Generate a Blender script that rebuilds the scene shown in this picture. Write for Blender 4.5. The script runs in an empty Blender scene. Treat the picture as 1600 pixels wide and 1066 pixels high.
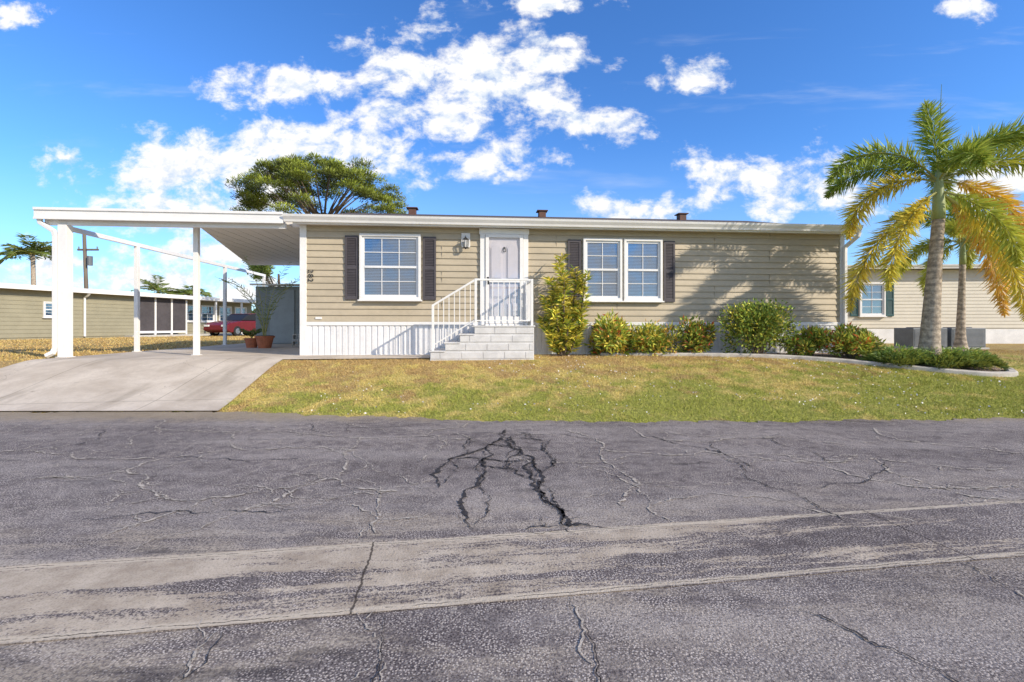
import bpy, math, random, bmesh
import numpy as np
from mathutils import Vector, Matrix
random.seed(7); rng=np.random.default_rng(7)
scene=bpy.context.scene; COL=scene.collection
TH=math.radians(4.9); CT,ST=math.cos(TH),math.sin(TH)
OX,OY,PAD=-4.69,10.29,0.564
def L(s,t): return (OX+s*CT-t*ST, OY+s*ST+t*CT)
# ---------------------------------------------------------------- terrain
YX=[-60,-7.3,-4.4,-2.7,0,3,6.84,15,60]; YV=[7.2,6.65,6.7,6.4,5.98,5.95,6.16,6.5,8.0]
def Ye(x): return np.interp(x,YX,YV)
def G(x,y):
    ye=Ye(x); yp=np.clip(OY+(np.asarray(x)-OX)*.0857-.9,8.6,11.5)
    r=np.clip((np.asarray(y)-ye)/(yp-ye),0,1); r=.6*r+.4*(r*r*(3-2*r))
    return PAD*r
def Gf(x,y): return float(G(x,y))
# ---------------------------------------------------------------- nodes
class NT:
    def __init__(s,nt): s.t=nt
    def n(s,typ,props=None,**ins):
        nd=s.t.nodes.new(typ)
        for k,v in (props or {}).items(): setattr(nd,k,v)
        for k,v in ins.items():
            s.set(nd.inputs[k.replace('_',' ')],v)
        return nd
    def set(s,sock,v):
        if hasattr(v,'is_output') : s.t.links.new(v,sock)
        else: sock.default_value=v
    def m(s,op,a,b=0.0,c=None):
        nd=s.t.nodes.new('ShaderNodeMath'); nd.operation=op
        s.set(nd.inputs[0],a); s.set(nd.inputs[1],b)
        if c is not None: s.set(nd.inputs[2],c)
        return nd.outputs[0]
    def vm(s,op,a,b,out=0):
        nd=s.t.nodes.new('ShaderNodeVectorMath'); nd.operation=op
        s.set(nd.inputs[0],a)
        if op=='SCALE': s.set(nd.inputs[3],b)
        elif b is not None: s.set(nd.inputs[1],b)
        return nd.outputs['Value'] if op in('LENGTH','DOT_PRODUCT') else nd.outputs[0]
    def mix(s,f,a,b,mode='MIX'):
        nd=s.t.nodes.new('ShaderNodeMix'); nd.data_type='RGBA'; nd.blend_type=mode
        s.set(nd.inputs[0],f)
        for i,v in((6,a),(7,b)):
            if isinstance(v,tuple) and len(v)==3: v=v+(1,)
            s.set(nd.inputs[i],v)
        return nd.outputs[2]
    def noise(s,vec,scale,detail=3,rough=.55,dist=0,out=0):
        nd=s.t.nodes.new('ShaderNodeTexNoise')
        s.set(nd.inputs['Vector'],vec); nd.inputs['Scale'].default_value=scale
        nd.inputs['Detail'].default_value=detail; nd.inputs['Roughness'].default_value=rough
        nd.inputs['Distortion'].default_value=dist
        return nd.outputs[out]
    def vor(s,vec,scale,feature='F1',out='Distance'):
        nd=s.t.nodes.new('ShaderNodeTexVoronoi'); nd.feature=feature; nd.voronoi_dimensions='2D'
        s.set(nd.inputs['Vector'],vec); nd.inputs['Scale'].default_value=scale
        return nd.outputs[out]
    def sm(s,v,a,b,lo=0.,hi=1.):
        nd=s.t.nodes.new('ShaderNodeMapRange'); nd.interpolation_type='SMOOTHSTEP'
        s.set(nd.inputs[0],v)
        for i,q in((1,a),(2,b),(3,lo),(4,hi)): s.set(nd.inputs[i],q)
        return nd.outputs[0]
def newmat(name):
    m=bpy.data.materials.new(name); m.use_nodes=True
    nt=m.node_tree; nt.nodes.clear(); T=NT(nt)
    out=nt.nodes.new('ShaderNodeOutputMaterial'); b=nt.nodes.new('ShaderNodeBsdfPrincipled')
    nt.links.new(b.outputs[0],out.inputs[0]); return m,T,b,out
def geo(T): return T.t.nodes.new('ShaderNodeNewGeometry').outputs['Position']
def bump(T,b,h,strength=.3,dist=.01):
    nd=T.n('ShaderNodeBump',Strength=strength,Distance=dist); T.set(nd.inputs['Height'],h)
    T.t.links.new(nd.outputs[0],b.inputs['Normal'])
def M(name,col,rough=.6,var=.12,scale=3,bumps=0,bscale=60,metal=0,stretch=None,spec=.4):
    m,T,b,o=newmat(name); p=geo(T)
    q=T.vm('MULTIPLY',p,stretch) if stretch else p
    f=T.noise(q,scale,4,.6); f2=T.noise(p,scale*9,2,.6)
    f=T.m('ADD',T.m('MULTIPLY',f,.7),T.m('MULTIPLY',f2,.3))
    f=T.sm(f,.3,.7)
    lo=tuple(c*(1-var) for c in col); hi=tuple(min(1,c*(1+var)) for c in col)
    T.set(b.inputs['Base Color'],T.mix(f,lo,hi))
    b.inputs['Roughness'].default_value=rough; b.inputs['Metallic'].default_value=metal
    b.inputs['Specular IOR Level'].default_value=spec
    if bumps: bump(T,b,T.noise(p,bscale,2),bumps,.01)
    return m
WHITE=M('white_aluminium',(.79,.775,.75),.45,.06,1.5)
WHITEV=M('white_vinyl',(.74,.74,.74),.5,.06,2,.1,30)
SKIRT=M('skirting_vinyl',(.75,.74,.73),.5,.11,2.5)
SIDING=M('tan_vinyl_siding',(.455,.385,.275),.55,.09,1.2,.15,40,stretch=(1,1,2.5))
SIDE_L=M('olive_siding',(.30,.275,.19),.6,.08,1.5)
SIDE_R=M('cream_siding',(.62,.57,.47),.6,.06,1.5)
SHUT=M('charcoal_shutter',(.075,.066,.072),.55,.15,4)
TEAL=M('teal_shutter',(.025,.085,.09),.5,.15,4)
SHING=M('brown_shingle',(.10,.08,.07),.95,.3,9,.6,60)
VENT=M('brown_vent',(.12,.06,.045),.7,.2,5)
PAN=M('carport_pan',(.76,.73,.68),.5,.06,2)
DOORM=M('door_paint',(.62,.57,.59),.45,.05,3)
STEPM=M('painted_step',(.62,.61,.60),.65,.12,5,.25,70)
DARK=M('dark_interior',(.025,.028,.032),.8,.3,3)
BLIND=M('blind_slat',(.31,.37,.46),.6,.06,5)
BLACK=M('black_metal',(.02,.02,.022),.45,.2,8)
SCREEN=M('dark_screen',(.07,.062,.066),.8,.25,.8)
SHEDM=M('shed_siding',(.28,.30,.29),.7,.12,2)
TERRA=M('terracotta',(.46,.15,.07),.8,.2,9,.2,60)
SOIL=M('soil',(.07,.045,.03),.95,.3,20,.5,60)
BLOCK=M('concrete_block',(.5,.49,.46),.9,.15,12,.5,90)
CURB=M('curb_concrete',(.48,.44,.38),.9,.22,6,.5,70)
BARK=M('bark',(.13,.10,.075),.95,.35,7,.8,25,stretch=(1,1,.3))
STEM=M('stem',(.17,.13,.09),.9,.3,15,.4,60)
POLE=M('weathered_wood',(.16,.13,.10),.9,.25,4,stretch=(1,1,.2))
ACM=M('ac_grey',(.16,.17,.18),.5,.15,5,metal=.3)
ACL=M('ac_louvre',(.26,.27,.28),.5,.1,5)
CARP=M('red_car_paint',(.15,.015,.02),.25,.1,4)
TYRE=M('tyre',(.02,.02,.02),.85,.2,8)
CHROME=M('rim_metal',(.5,.5,.5),.3,.1,8,metal=.9)
PETAL=M('petal',(.8,.77,.75),.8,.1,9)
FILL=M('crack_filler_sand',(.44,.385,.32),.95,.40,18,.5,90)
TAR=M('crack_dark',(.036,.031,.031),.8,.4,14,.4,90)
def glassmat(name,fac,tint,gl=(.85,.92,1,1)):
    m=bpy.data.materials.new(name); m.use_nodes=True; nt=m.node_tree; nt.nodes.clear(); T=NT(nt)
    out=nt.nodes.new('ShaderNodeOutputMaterial')
    tr=T.n('ShaderNodeBsdfTransparent',Color=tint); g=T.n('ShaderNodeBsdfGlossy',Color=gl,Roughness=.02)
    nb=T.n('ShaderNodeBump',Strength=.12,Distance=.02); T.set(nb.inputs['Height'],T.noise(geo(T),2.2,2))
    nt.links.new(nb.outputs[0],g.inputs['Normal'])
    mx=T.n('ShaderNodeMixShader'); T.set(mx.inputs[0],fac)
    nt.links.new(tr.outputs[0],mx.inputs[1]); nt.links.new(g.outputs[0],mx.inputs[2]); nt.links.new(mx.outputs[0],out.inputs[0])
    return m
GLASS=glassmat('window_glass',.22,(.50,.62,.76,1))
GLASSC=glassmat('storm_glass',.10,(.94,.95,.96,1))
def leafmat(name,trans=.3):
    m,T,b,out=newmat(name)
    a=T.n('ShaderNodeAttribute',{'attribute_name':'Col'}).outputs['Color']
    T.set(b.inputs['Base Color'],a); b.inputs['Roughness'].default_value=.5
    b.inputs['Specular IOR Level'].default_value=.35
    tl=T.n('ShaderNodeBsdfTranslucent'); T.set(tl.inputs[0],T.mix(.5,a,(.6,.55,.08),'MIX'))
    mx=T.n('ShaderNodeMixShader'); mx.inputs[0].default_value=trans
    T.t.links.new(b.outputs[0],mx.inputs[1]); T.t.links.new(tl.outputs[0],mx.inputs[2]); T.t.links.new(mx.outputs[0],out.inputs[0])
    return m
LEAF=leafmat('foliage',.28)
PLEAF=leafmat('pine_foliage',.10)
def palm_trunk_mat():
    m,T,b,o=newmat('palm_bark'); p=geo(T)
    z=T.m('MULTIPLY',T.n('ShaderNodeSeparateXYZ',Vector=p).outputs[2],1.)
    w=T.m('SINE',T.m('ADD',T.m('MULTIPLY',z,48),T.m('MULTIPLY',T.noise(p,4,3),5)))
    w=T.sm(w,-.2,.95); f=T.noise(p,14,4,.65)
    c=T.mix(T.sm(f,.35,.65),(.26,.21,.16),(.52,.43,.33))
    T.set(b.inputs['Base Color'],T.mix(T.m('MULTIPLY',w,.4),c,(.13,.11,.09)))
    b.inputs['Roughness'].default_value=.9; bump(T,b,f,.5,.01); return m
PTRUNK=palm_trunk_mat()
def grassmat(name,ground=True):
    m,T,b,o=newmat(name); p=geo(T)
    big=T.noise(p,.5,3,.55); mid=T.noise(p,2.6,3,.6); fine=T.noise(p,38,3,.7)
    y=T.n('ShaderNodeSeparateXYZ',Vector=p)
    ff=T.sm(fine,.32,.68)
    g=T.mix(ff,(.19,.23,.035),(.56,.55,.12))
    ye=T.mix(ff,(.43,.33,.08),(.92,.74,.27))
    br=T.mix(ff,(.28,.165,.07),(.70,.47,.21))
    gr=T.m('ADD',T.m('MULTIPLY',T.m('SUBTRACT',7.7,y.outputs[1]),.06),T.m('MULTIPLY',y.outputs[0],.013))
    gr=T.m('MINIMUM',T.m('MAXIMUM',gr,-.11),.10)
    a=T.sm(T.m('ADD',T.m('ADD',T.m('MULTIPLY',big,.35),T.m('MULTIPLY',mid,.65)),gr),.43,.58)
    c=T.mix(a,ye,g)
    bb=T.sm(T.m('SUBTRACT',T.noise(T.vm('ADD',p,(7,3,0)),1.9,6,.75),gr),.48,.62)
    c=T.mix(T.m('MULTIPLY',bb,.8),c,br)
    if ground: c=T.mix(.35,c,(.16,.12,.055))
    T.set(b.inputs['Base Color'],c); b.inputs['Roughness'].default_value=.9
    b.inputs['Specular IOR Level'].default_value=.15
    if ground: bump(T,b,fine,.9,.03)
    return m
GRASS=grassmat('lawn_ground'); BLADE=grassmat('grass_blades',False)
def concretemat():
    m,T,b,o=newmat('driveway_concrete'); p=geo(T)
    f=T.noise(p,1.1,4,.65,.3); f2=T.noise(p,30,3,.7)
    c=T.mix(T.sm(f,.3,.7),(.46,.39,.31),(.64,.56,.46))
    c=T.mix(T.m('MULTIPLY',T.sm(f2,.45,.75),.35),c,(.38,.32,.25))
    st=T.sm(T.noise(T.vm('MULTIPLY',p,(1.6,.35,1)),1.3,3,.6),.54,.70)
    c=T.mix(T.m('MULTIPLY',st,.45),c,(.28,.235,.18))
    s=T.vm('DOT_PRODUCT',p,(CT,ST,0)); t=T.vm('DOT_PRODUCT',p,(-ST,CT,0))
    def joint(v,off,per):
        k=T.m('ABSOLUTE',T.m('SUBTRACT',T.m('FRACT',T.m('DIVIDE',T.m('ADD',v,off),per)),.5))
        return T.sm(k,0.,.012/per,1.,0.)
    j=T.m('MAXIMUM',joint(s,1.2,2.45),joint(t,.2,3.1))
    v=T.vor(T.vm('ADD',p,T.vm('SCALE',T.noise(p,3,3,.6,out=1),.5)),.35,'DISTANCE_TO_EDGE')
    cr=T.sm(v,0,.003,1,0)
    j=T.m('MAXIMUM',j,T.m('MULTIPLY',cr,.7))
    c=T.mix(T.m('MULTIPLY',j,.65),c,(.14,.12,.09))
    T.set(b.inputs['Base Color'],c); b.inputs['Roughness'].default_value=.9
    b.inputs['Specular IOR Level'].default_value=.2
    bump(T,b,f2,.3,.01); return m
CONC=concretemat()
def roadmat(name,gutter):
    m,T,b,o=newmat(name); p=geo(T)
    pf=T.vm('MULTIPLY',p,(1,1,0))
    n3=T.vm('SUBTRACT',T.noise(pf,1.6,2,.6,out=1),(.5,.5,.5)); n4=T.vm('SUBTRACT',T.noise(pf,11,4,.7,out=1),(.5,.5,.5))
    wp=T.vm('ADD',pf,T.vm('ADD',T.vm('SCALE',n3,.35),T.vm('SCALE',n4,.16)))
    big=T.noise(pf,.55,3,.6); mid=T.noise(pf,4,5,.7); fine=T.noise(pf,60,3,.75)
    along=T.vm('DOT_PRODUCT',p,(.9896,.1444,0)); acr=T.vm('DOT_PRODUCT',p,(-.1444,.9896,0))
    c=T.mix(T.sm(T.m('ADD',T.m('MULTIPLY',big,.5),T.m('MULTIPLY',mid,.5)),.36,.64),(.100,.083,.083),(.185,.157,.150))
    c=T.mix(T.m('MULTIPLY',T.sm(fine,.44,.70),.5),c,(.37,.32,.29))
    vd=T.vor(pf,80,'F1'); agg=T.m('MULTIPLY',T.sm(vd,.20,.36,1,0),T.sm(T.noise(pf,9,3,.7),.34,.56))
    near=T.sm(big,.35,.6,.6,1.)
    c=T.mix(T.m('MULTIPLY',T.m('MULTIPLY',agg,near),.95),c,(.66,.58,.51))
    dk=T.sm(T.vor(T.vm('ADD',pf,(3,1,0)),65,'F1'),.08,.34,1,0)
    c=T.mix(T.m('MULTIPLY',dk,.8),c,(.026,.021,.023))
    if not gutter:
        m2=T.sm(T.noise(T.vm('ADD',pf,(1,5,0)),.8,3),.45,.56)
        c2=T.m('MULTIPLY',T.sm(T.vor(T.vm('ADD',wp,(5,2,0)),2.3,'DISTANCE_TO_EDGE'),0,.014,1,0),m2)
        c3=T.m('MULTIPLY',T.sm(T.vor(T.vm('ADD',wp,(2,7,0)),1.0,'DISTANCE_TO_EDGE'),0,.008,1,0),T.sm(mid,.42,.52))
        c=T.mix(T.m('MULTIPLY',T.m('MAXIMUM',c2,c3),.55),c,(.48,.42,.35))
        tl=T.sm(T.noise(T.vm('ADD',T.vm('MULTIPLY',wp,(.35,3.2,0)),(11,4,0)),1.1,3,.5),.66,.70)
        c=T.mix(T.m('MULTIPLY',T.m('MULTIPLY',tl,T.sm(fine,.3,.5)),.6),c,(.035,.03,.033))
        dg=T.sm(T.m('ABSOLUTE',T.m('SUBTRACT',acr,2.4)),.33,1.3,1,0)
        sand=T.m('MULTIPLY',dg,T.sm(T.noise(T.vm('MULTIPLY',T.vm('ADD',pf,(2,0,0)),(.7,3,0)),1.3,5,.7),.42,.58))
        sand=T.m('MULTIPLY',sand,T.sm(fine,.35,.6,.15,1.))
        lf=T.sm(along,-2.5,3.5,1.,.5)
        c=T.mix(T.m('MULTIPLY',T.m('MULTIPLY',sand,lf),.8),c,(.52,.44,.34))
        ch=T.m('MULTIPLY',T.sm(T.noise(T.vm('MULTIPLY',T.vm('ADD',pf,(9,2,0)),(.35,1.3,0)),1.1,5,.7),.42,.66),T.sm(fine,.35,.6,.15,1))
        c=T.mix(T.m('MULTIPLY',ch,.5),c,(.46,.41,.37))
        sx=T.n('ShaderNodeSeparateXYZ',Vector=p)
        dedge=T.sm(T.m('ADD',sx.outputs[1],T.m('MULTIPLY',mid,1.)),6.30,6.9)
        c=T.mix(T.m('MULTIPLY',dedge,.6),c,(.38,.30,.19))
    else:
        q=T.vm('ADD',T.vm('MULTIPLY',T.n('ShaderNodeCombineXYZ',X=along,Y=acr).outputs[0],(.32,4.2,0)),T.vm('SCALE',n3,.5))
        w=T.noise(q,1.25,7,.75)
        bias=T.sm(along,-1.6,2.6,.10,-.06)
        # sealcoat remnant streak along the middle of the strip
        st=T.vm('LENGTH',T.vm('MULTIPLY',T.vm('SUBTRACT',T.n('ShaderNodeCombineXYZ',X=along,Y=acr).outputs[0],(-.85,2.38,0)),(1.7,13.,0)),None)
        bias=T.m('SUBTRACT',bias,T.sm(st,.3,1.3,.22,0.))
        f=T.sm(T.m('ADD',T.m('ADD',w,bias),T.m('MULTIPLY',T.m('SUBTRACT',fine,.5),.40)),.47,.56)
        sandc=T.mix(T.sm(mid,.3,.7),(.40,.325,.245),(.62,.525,.41))
        c=T.mix(T.m('MULTIPLY',f,.93),c,sandc)
        c=T.mix(T.m('MULTIPLY',dk,.2),c,(.1,.08,.06))
        k=T.m('ADD',acr,T.m('MULTIPLY',T.vm('DOT_PRODUCT',n4,(0,1,0)),.04))
        e=T.m('MINIMUM',T.m('ABSOLUTE',T.m('SUBTRACT',k,2.085)),T.m('ABSOLUTE',T.m('SUBTRACT',k,2.70)))
        c=T.mix(T.m('MULTIPLY',T.sm(e,.006,.028,1,0),.8),c,(.62,.53,.41))
        c=T.mix(T.m('MULTIPLY',T.sm(e,0,.005,1,0),T.sm(mid,.42,.5)),c,(.06,.05,.04))
        al=T.m('ADD',along,T.m('MULTIPLY',T.vm('DOT_PRODUCT',n4,(1,0,0)),.05))
        jj=T.m('MINIMUM',T.m('ABSOLUTE',T.m('SUBTRACT',al,-.40)),T.m('ABSOLUTE',T.m('SUBTRACT',al,2.78)))
        c=T.mix(T.m('MULTIPLY',T.sm(jj,.003,.008,1,0),.85),c,(.045,.035,.03))
    T.set(b.inputs['Base Color'],c); b.inputs['Roughness'].default_value=.92
    b.inputs['Specular IOR Level'].default_value=.12
    bump(T,b,T.noise(pf,85,3,.8),.75,.010); return m
ROAD=roadmat('asphalt',False); GUT=roadmat('gutter_pavement',True)
def mulchmat():
    m,T,b,o=newmat('mulch_gravel'); p=geo(T)
    v=T.vor(p,45,'F1','Color'); d=T.vor(p,45)
    f=T.n('ShaderNodeSeparateXYZ',Vector=v).outputs[0]
    c=T.mix(f,(.26,.16,.11),(.66,.50,.38)); c=T.mix(T.sm(d,.35,.7),c,(.07,.05,.03))
    T.set(b.inputs['Base Color'],c); b.inputs['Roughness'].default_value=.95; bump(T,b,T.m('SUBTRACT',1,d),1.,.02); return m
MULCH=mulchmat()
# ---------------------------------------------------------------- mesh helpers
class MB:
    def __init__(s): s.v=[]; s.f=[]
    def q(s,*pts):
        i=len(s.v); s.v+= [tuple(p) for p in pts]; s.f.append(tuple(range(i,i+len(pts)))); return s
    def box(s,x0,x1,y0,y1,z0,z1):
        i=len(s.v)
        s.v+=[(x0,y0,z0),(x1,y0,z0),(x1,y1,z0),(x0,y1,z0),(x0,y0,z1),(x1,y0,z1),(x1,y1,z1),(x0,y1,z1)]
        for f in((0,3,2,1),(4,5,6,7),(0,1,5,4),(1,2,6,5),(2,3,7,6),(3,0,4,7)): s.f.append(tuple(i+k for k in f))
        return s
    def prism(s,prof,y0,y1,axis='y'):
        n=len(prof); i=len(s.v)
        def P(a,b,c): return (a,c,b) if axis=='y' else ((c,a,b) if axis=='x' else (a,b,c))
        s.v+=[P(a,b,y0) for a,b in prof]+[P(a,b,y1) for a,b in prof]
        s.f.append(tuple(range(i,i+n))); s.f.append(tuple(range(i+2*n-1,i+n-1,-1)))
        for k in range(n):
            k2=(k+1)%n; s.f.append((i+k,i+n+k,i+n+k2,i+k2))
        return s
    def tube(s,pts,rad,n=8,cap=True):
        pts=[Vector(p) for p in pts]; i=len(s.v)
        if not hasattr(rad,'__len__'): rad=[rad]*len(pts)
        ref=Vector((0,0,1)) if abs((pts[-1]-pts[0]).normalized().z)<.9 else Vector((1,0,0))
        for k,p in enumerate(pts):
            d=(pts[min(k+1,len(pts)-1)]-pts[max(k-1,0)]).normalized()
            a=d.cross(ref).normalized(); b2=d.cross(a)
            for j in range(n):
                g=2*math.pi*(j+.5)/n; w=p+(a*math.cos(g)+b2*math.sin(g))*rad[k]; s.v.append(tuple(w))
        for k in range(len(pts)-1):
            for j in range(n):
                j2=(j+1)%n; s.f.append((i+k*n+j,i+k*n+j2,i+(k+1)*n+j2,i+(k+1)*n+j))
        if cap:
            s.f.append(tuple(i+j for j in range(n))[::-1]); s.f.append(tuple(i+(len(pts)-1)*n+j for j in range(n)))
        return s
    def build(s,name,parent,mat,bevel=0,smooth=False):
        me=bpy.data.meshes.new(name); me.from_pydata(s.v,[],s.f); me.update()
        return fin(name,me,parent,mat,bevel,smooth)
def fin(name,me,parent,mat,bevel=0,smooth=False):
    if mat: me.materials.append(mat)
    if smooth: me.polygons.foreach_set('use_smooth',[True]*len(me.polygons))
    o=bpy.data.objects.new(name,me); COL.objects.link(o)
    if parent: o.parent=parent
    if bevel:
        b=o.modifiers.new('bevel','BEVEL'); b.width=bevel; b.segments=2; b.limit_method='ANGLE'
    return o
def thing(name,label,cat,loc=(0,0,0),rz=0,group=None):
    o=bpy.data.objects.new(name,None); COL.objects.link(o); o.location=loc; o.rotation_euler=(0,0,rz)
    o.empty_display_size=.3
    o['label']=label; o['category']=cat
    if group: o['group']=group
    return o
def structure(name,me,mat,smooth=False,label=None):
    o=fin(name,me,None,mat,0,smooth); o['kind']='structure'
    return o
def gridmesh(name,P):
    P=np.asarray(P,float); a,b=P.shape[:2]
    me=bpy.data.meshes.new(name)
    idx=np.arange(a*b).reshape(a,b)
    f=np.stack([idx[:-1,:-1],idx[:-1,1:],idx[1:,1:],idx[1:,:-1]],-1).reshape(-1,4)
    me.from_pydata(P.reshape(-1,3).tolist(),[],f.tolist()); me.update(); return me
def sheet_between(A,B,na,nb,dz):
    A=np.array(A,float);B=np.array(B,float)
    ka=np.linspace(0,len(A)-1,na); kb=np.linspace(0,len(B)-1,na)
    Ax=np.stack([np.interp(ka,range(len(A)),A[:,i]) for i in(0,1)],-1)
    Bx=np.stack([np.interp(kb,range(len(B)),B[:,i]) for i in(0,1)],-1)
    w=np.linspace(0,1,nb)[None,:,None]; P=Ax[:,None]*(1-w)+Bx[:,None]*w
    z=G(P[...,0],P[...,1])+dz
    return np.concatenate([P,z[...,None]],-1)
def leafmesh(name,pos,dirs,length,width,cols,parent,mat=None,fold=.0):
    n=len(pos); dirs=dirs/np.linalg.norm(dirs,axis=1,keepdims=True)
    r=rng.normal(size=(n,3)); side=np.cross(dirs,r); side/=np.linalg.norm(side,axis=1,keepdims=True)+1e-9
    l=np.asarray(length).reshape(-1,1)*np.ones((n,1)); w=np.asarray(width).reshape(-1,1)*np.ones((n,1))
    v=np.stack([pos,pos+dirs*l*.45+side*w*.5,pos+dirs*l,pos+dirs*l*.45-side*w*.5],1).reshape(-1,3)
    me=bpy.data.meshes.new(name); me.vertices.add(4*n); me.vertices.foreach_set('co',v.ravel())
    me.loops.add(4*n); me.loops.foreach_set('vertex_index',np.arange(4*n))
    me.polygons.add(n); me.polygons.foreach_set('loop_start',np.arange(0,4*n,4))
    me.update(calc_edges=True); me.validate()
    ca=me.color_attributes.new('Col','FLOAT_COLOR','POINT')
    c=np.repeat(np.concatenate([np.clip(cols,0,1),np.ones((n,1))],1),4,0); ca.data.foreach_set('color',c.ravel())
    return fin(name,me,parent,mat or LEAF)
def rdir(n):
    d=rng.normal(size=(n,3)); return d/np.linalg.norm(d,axis=1,keepdims=True)
# ---------------------------------------------------------------- ground
xs=np.concatenate([[-900,-400,-200,-100,-60,-40,-30,-24,-20],np.arange(-18,18.1,.3),[20,24,30,40,60,100,200,400,900]])
ys=np.concatenate([[-400,-100,-30,-10,0,4,5,5.5],np.arange(5.7,12.6,.1),[13,14,16,20,30,50,100,300,1500]])
X,Y=np.meshgrid(xs,ys); Z=G(X,Y)-.02*np.clip(1-(Y-Ye(X))/.15,0,1)
structure('ground',gridmesh('ground',np.stack([X,Y,Z],-1)),GRASS,True)
xs=np.concatenate([[-400,-100,-40,-20],np.arange(-14,14.01,.06),[20,40,100,400]])
wob=.055*np.sin(xs*3.1)+.04*np.sin(xs*9.7+1)+.035*rng.normal(size=len(xs))
top=np.interp(xs,YX,YV)+.03+wob
rows=[np.stack([xs,np.full_like(xs,-9.),np.full_like(xs,.006)],-1)]
for w in(.3,.6,.85,1.): rows.append(np.stack([xs,-9+w*(top+9),np.full_like(xs,.006)],-1))
rd=gridmesh('road',rows)
class Crack:
    def __init__(s): s.v=[]; s.f=[]; s.m=[]
    def strip(s,pts,wid,mat):
        R=random.Random(len(s.v)+3)
        P=[Vector((x,y)) for x,y in pts]
        while True:
            Q=[P[0]]; split=False
            for a,b in zip(P[:-1],P[1:]):
                l=(b-a).length
                if l>.03:
                    d=(b-a); nn=Vector((-d.y,d.x)); j=.14 if l>.15 else .22; Q.append((a+b)/2+nn*R.uniform(-j,j)+d*R.uniform(-.1,.1)); split=True
                Q.append(b)
            P=Q
            if not split: break
        i=len(s.v); n=len(P)
        ph=R.uniform(0,9); 
        for k,p in enumerate(P):
            d=(P[min(k+1,n-1)]-P[max(k-1,0)]); d=d.normalized() if d.length>0 else Vector((1,0)); nn=Vector((-d.y,d.x))
            w=wid*(.3+.7*abs(math.sin(k*.11+ph)))*R.uniform(.2,1.5)*min(1,.15+(n-1-k)/12,.3+k/8)
            z=.0125
            s.v+=[(p.x+nn.x*w/2,p.y+nn.y*w/2,z),(p.x-nn.x*w/2,p.y-nn.y*w/2,z)]
        for k in range(n-1):
            if mat==0 and R.random()<.12: continue
            s.f.append((i+2*k,i+2*k+2,i+2*k+3,i+2*k+1)); s.m.append(mat)
        return P
ck=Crack()
darkc=[[(-.07,5.5),(-.10,5.1),(-.26,4.71),(-.59,4.27),(-.56,3.52)],[(-.26,4.71),(-.27,4.1),(-.27,3.59),(-.23,2.80)],[(0,5.2),(0,4.71),(.21,4.27),(.155,3.73),(.27,3.2),(.34,2.89),(.59,2.83)],
  [(.21,4.27),(.24,3.9),(.20,3.5),(.34,3.1),(.33,2.85)],[(-.1,5.1),(.2,5.05),(.41,4.97)],[(-.45,4.9),(-.2,4.8),(.1,4.6),(.4,4.65)],[(-.59,4.27),(-.3,4.35),(-.05,4.2),(.21,4.27)],[(-.3,4.35),(-.27,4.1),(0,4.0),(.155,3.73)],
  [(.41,4.97),(.3,4.6),(.4,4.3),(.24,3.9)],[(-.1,5.1),(.02,4.9),(-.05,4.2),(-.02,3.95)],[(.08,2.8),(.34,2.86)],[(-.4,5.2),(-.45,4.9),(-.42,4.5)],[(.02,5.45),(.2,5.3),(.2,5.05)],[(-2.75,2.95),(-1.9,3.1),(-1.45,3.12)],[(-4.9,5.5),(-4.5,5.0),(-4.55,4.6)],
  [(-3.2,4.4),(-2.5,4.25),(-1.9,4.25)],[(1.25,2.0),(1.42,1.78),(1.55,1.6),(1.62,1.4)],[(2.14,4.97),(1.92,3.73),(2.1,3.09),(2.16,2.76)]]
for k,cpts in enumerate(darkc):
    w=(.032 if k<4 else .018) if k<11 else .011
    P=ck.strip(cpts,w,1)
    if k<13:
        for q in range(9):
            a=random.choice(P); ang=random.uniform(0,6.28); l=random.uniform(.05,.2); ck.strip([(a.x,a.y),(a.x+l*math.cos(ang),a.y+l*math.sin(ang))],.011,1)
        ck.strip([(a_[0]+random.uniform(-.04,.04),a_[1]+random.uniform(-.04,.04)) for a_ in cpts],.012,1)
light=[[(.27,2.14),(.29,1.91),(.31,1.62),(.27,1.3)],[(-.6,2.0),(-.5,1.75),(-.47,1.4)],[(2.36,2.43),(2.35,2.11),(2.3,1.9)],[(-1.18,1.89),(-1.15,1.62),(-1.3,1.4)],
 [(-1.9,2.82),(-1.6,3.6),(-1.45,3.75),(-1.1,3.5),(-.95,3.45),(-.6,3.55)],[(-.95,3.45),(-.85,2.95),(-.8,2.72)],[(-3.9,3.7),(-3.3,3.95),(-3.25,4.3),(-2.7,4.6)],[(-.4,5.95),(-.9,5.5),(-1.0,5.2)],[(-2.6,5.4),(-1.7,5.1),(-1.0,5.2),(-.4,5.0)],
 [(-5.2,4.5),(-4.0,4.3),(-3.25,4.3)],[(1.4,5.7),(1.5,5.1),(2.1,4.9),(3.0,5.1),(3.9,4.9)],[(.9,4.6),(1.5,4.4),(1.9,4.55),(2.6,4.2),(3.4,4.3),(4.4,4.0)],[(2.6,4.2),(2.9,3.7),(3.6,3.5),(4.6,3.5)],[(4.4,5.6),(4.2,5.0),(4.9,4.5),(5.6,4.6)],
 [(-4.6,6.1),(-4.2,5.5),(-3.4,5.4),(-2.6,5.4)],[(-1.7,5.1),(-1.6,4.4),(-1.45,3.75)],[(.6,5.6),(.9,5.1),(.9,4.6),(1.0,3.6),(.75,3.1)],[(3.4,4.3),(3.2,3.9),(3.3,3.4),(3.9,3.1)],
 [(-2.4,2.7),(-2.2,3.3),(-1.6,3.6)],[(-3.3,3.95),(-2.8,3.5),(-2.2,3.3)],[(-3.4,5.4),(-3.0,4.9),(-2.7,4.6),(-1.9,4.7),(-1.6,4.4)]]
Rr=random.Random(5)
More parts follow.
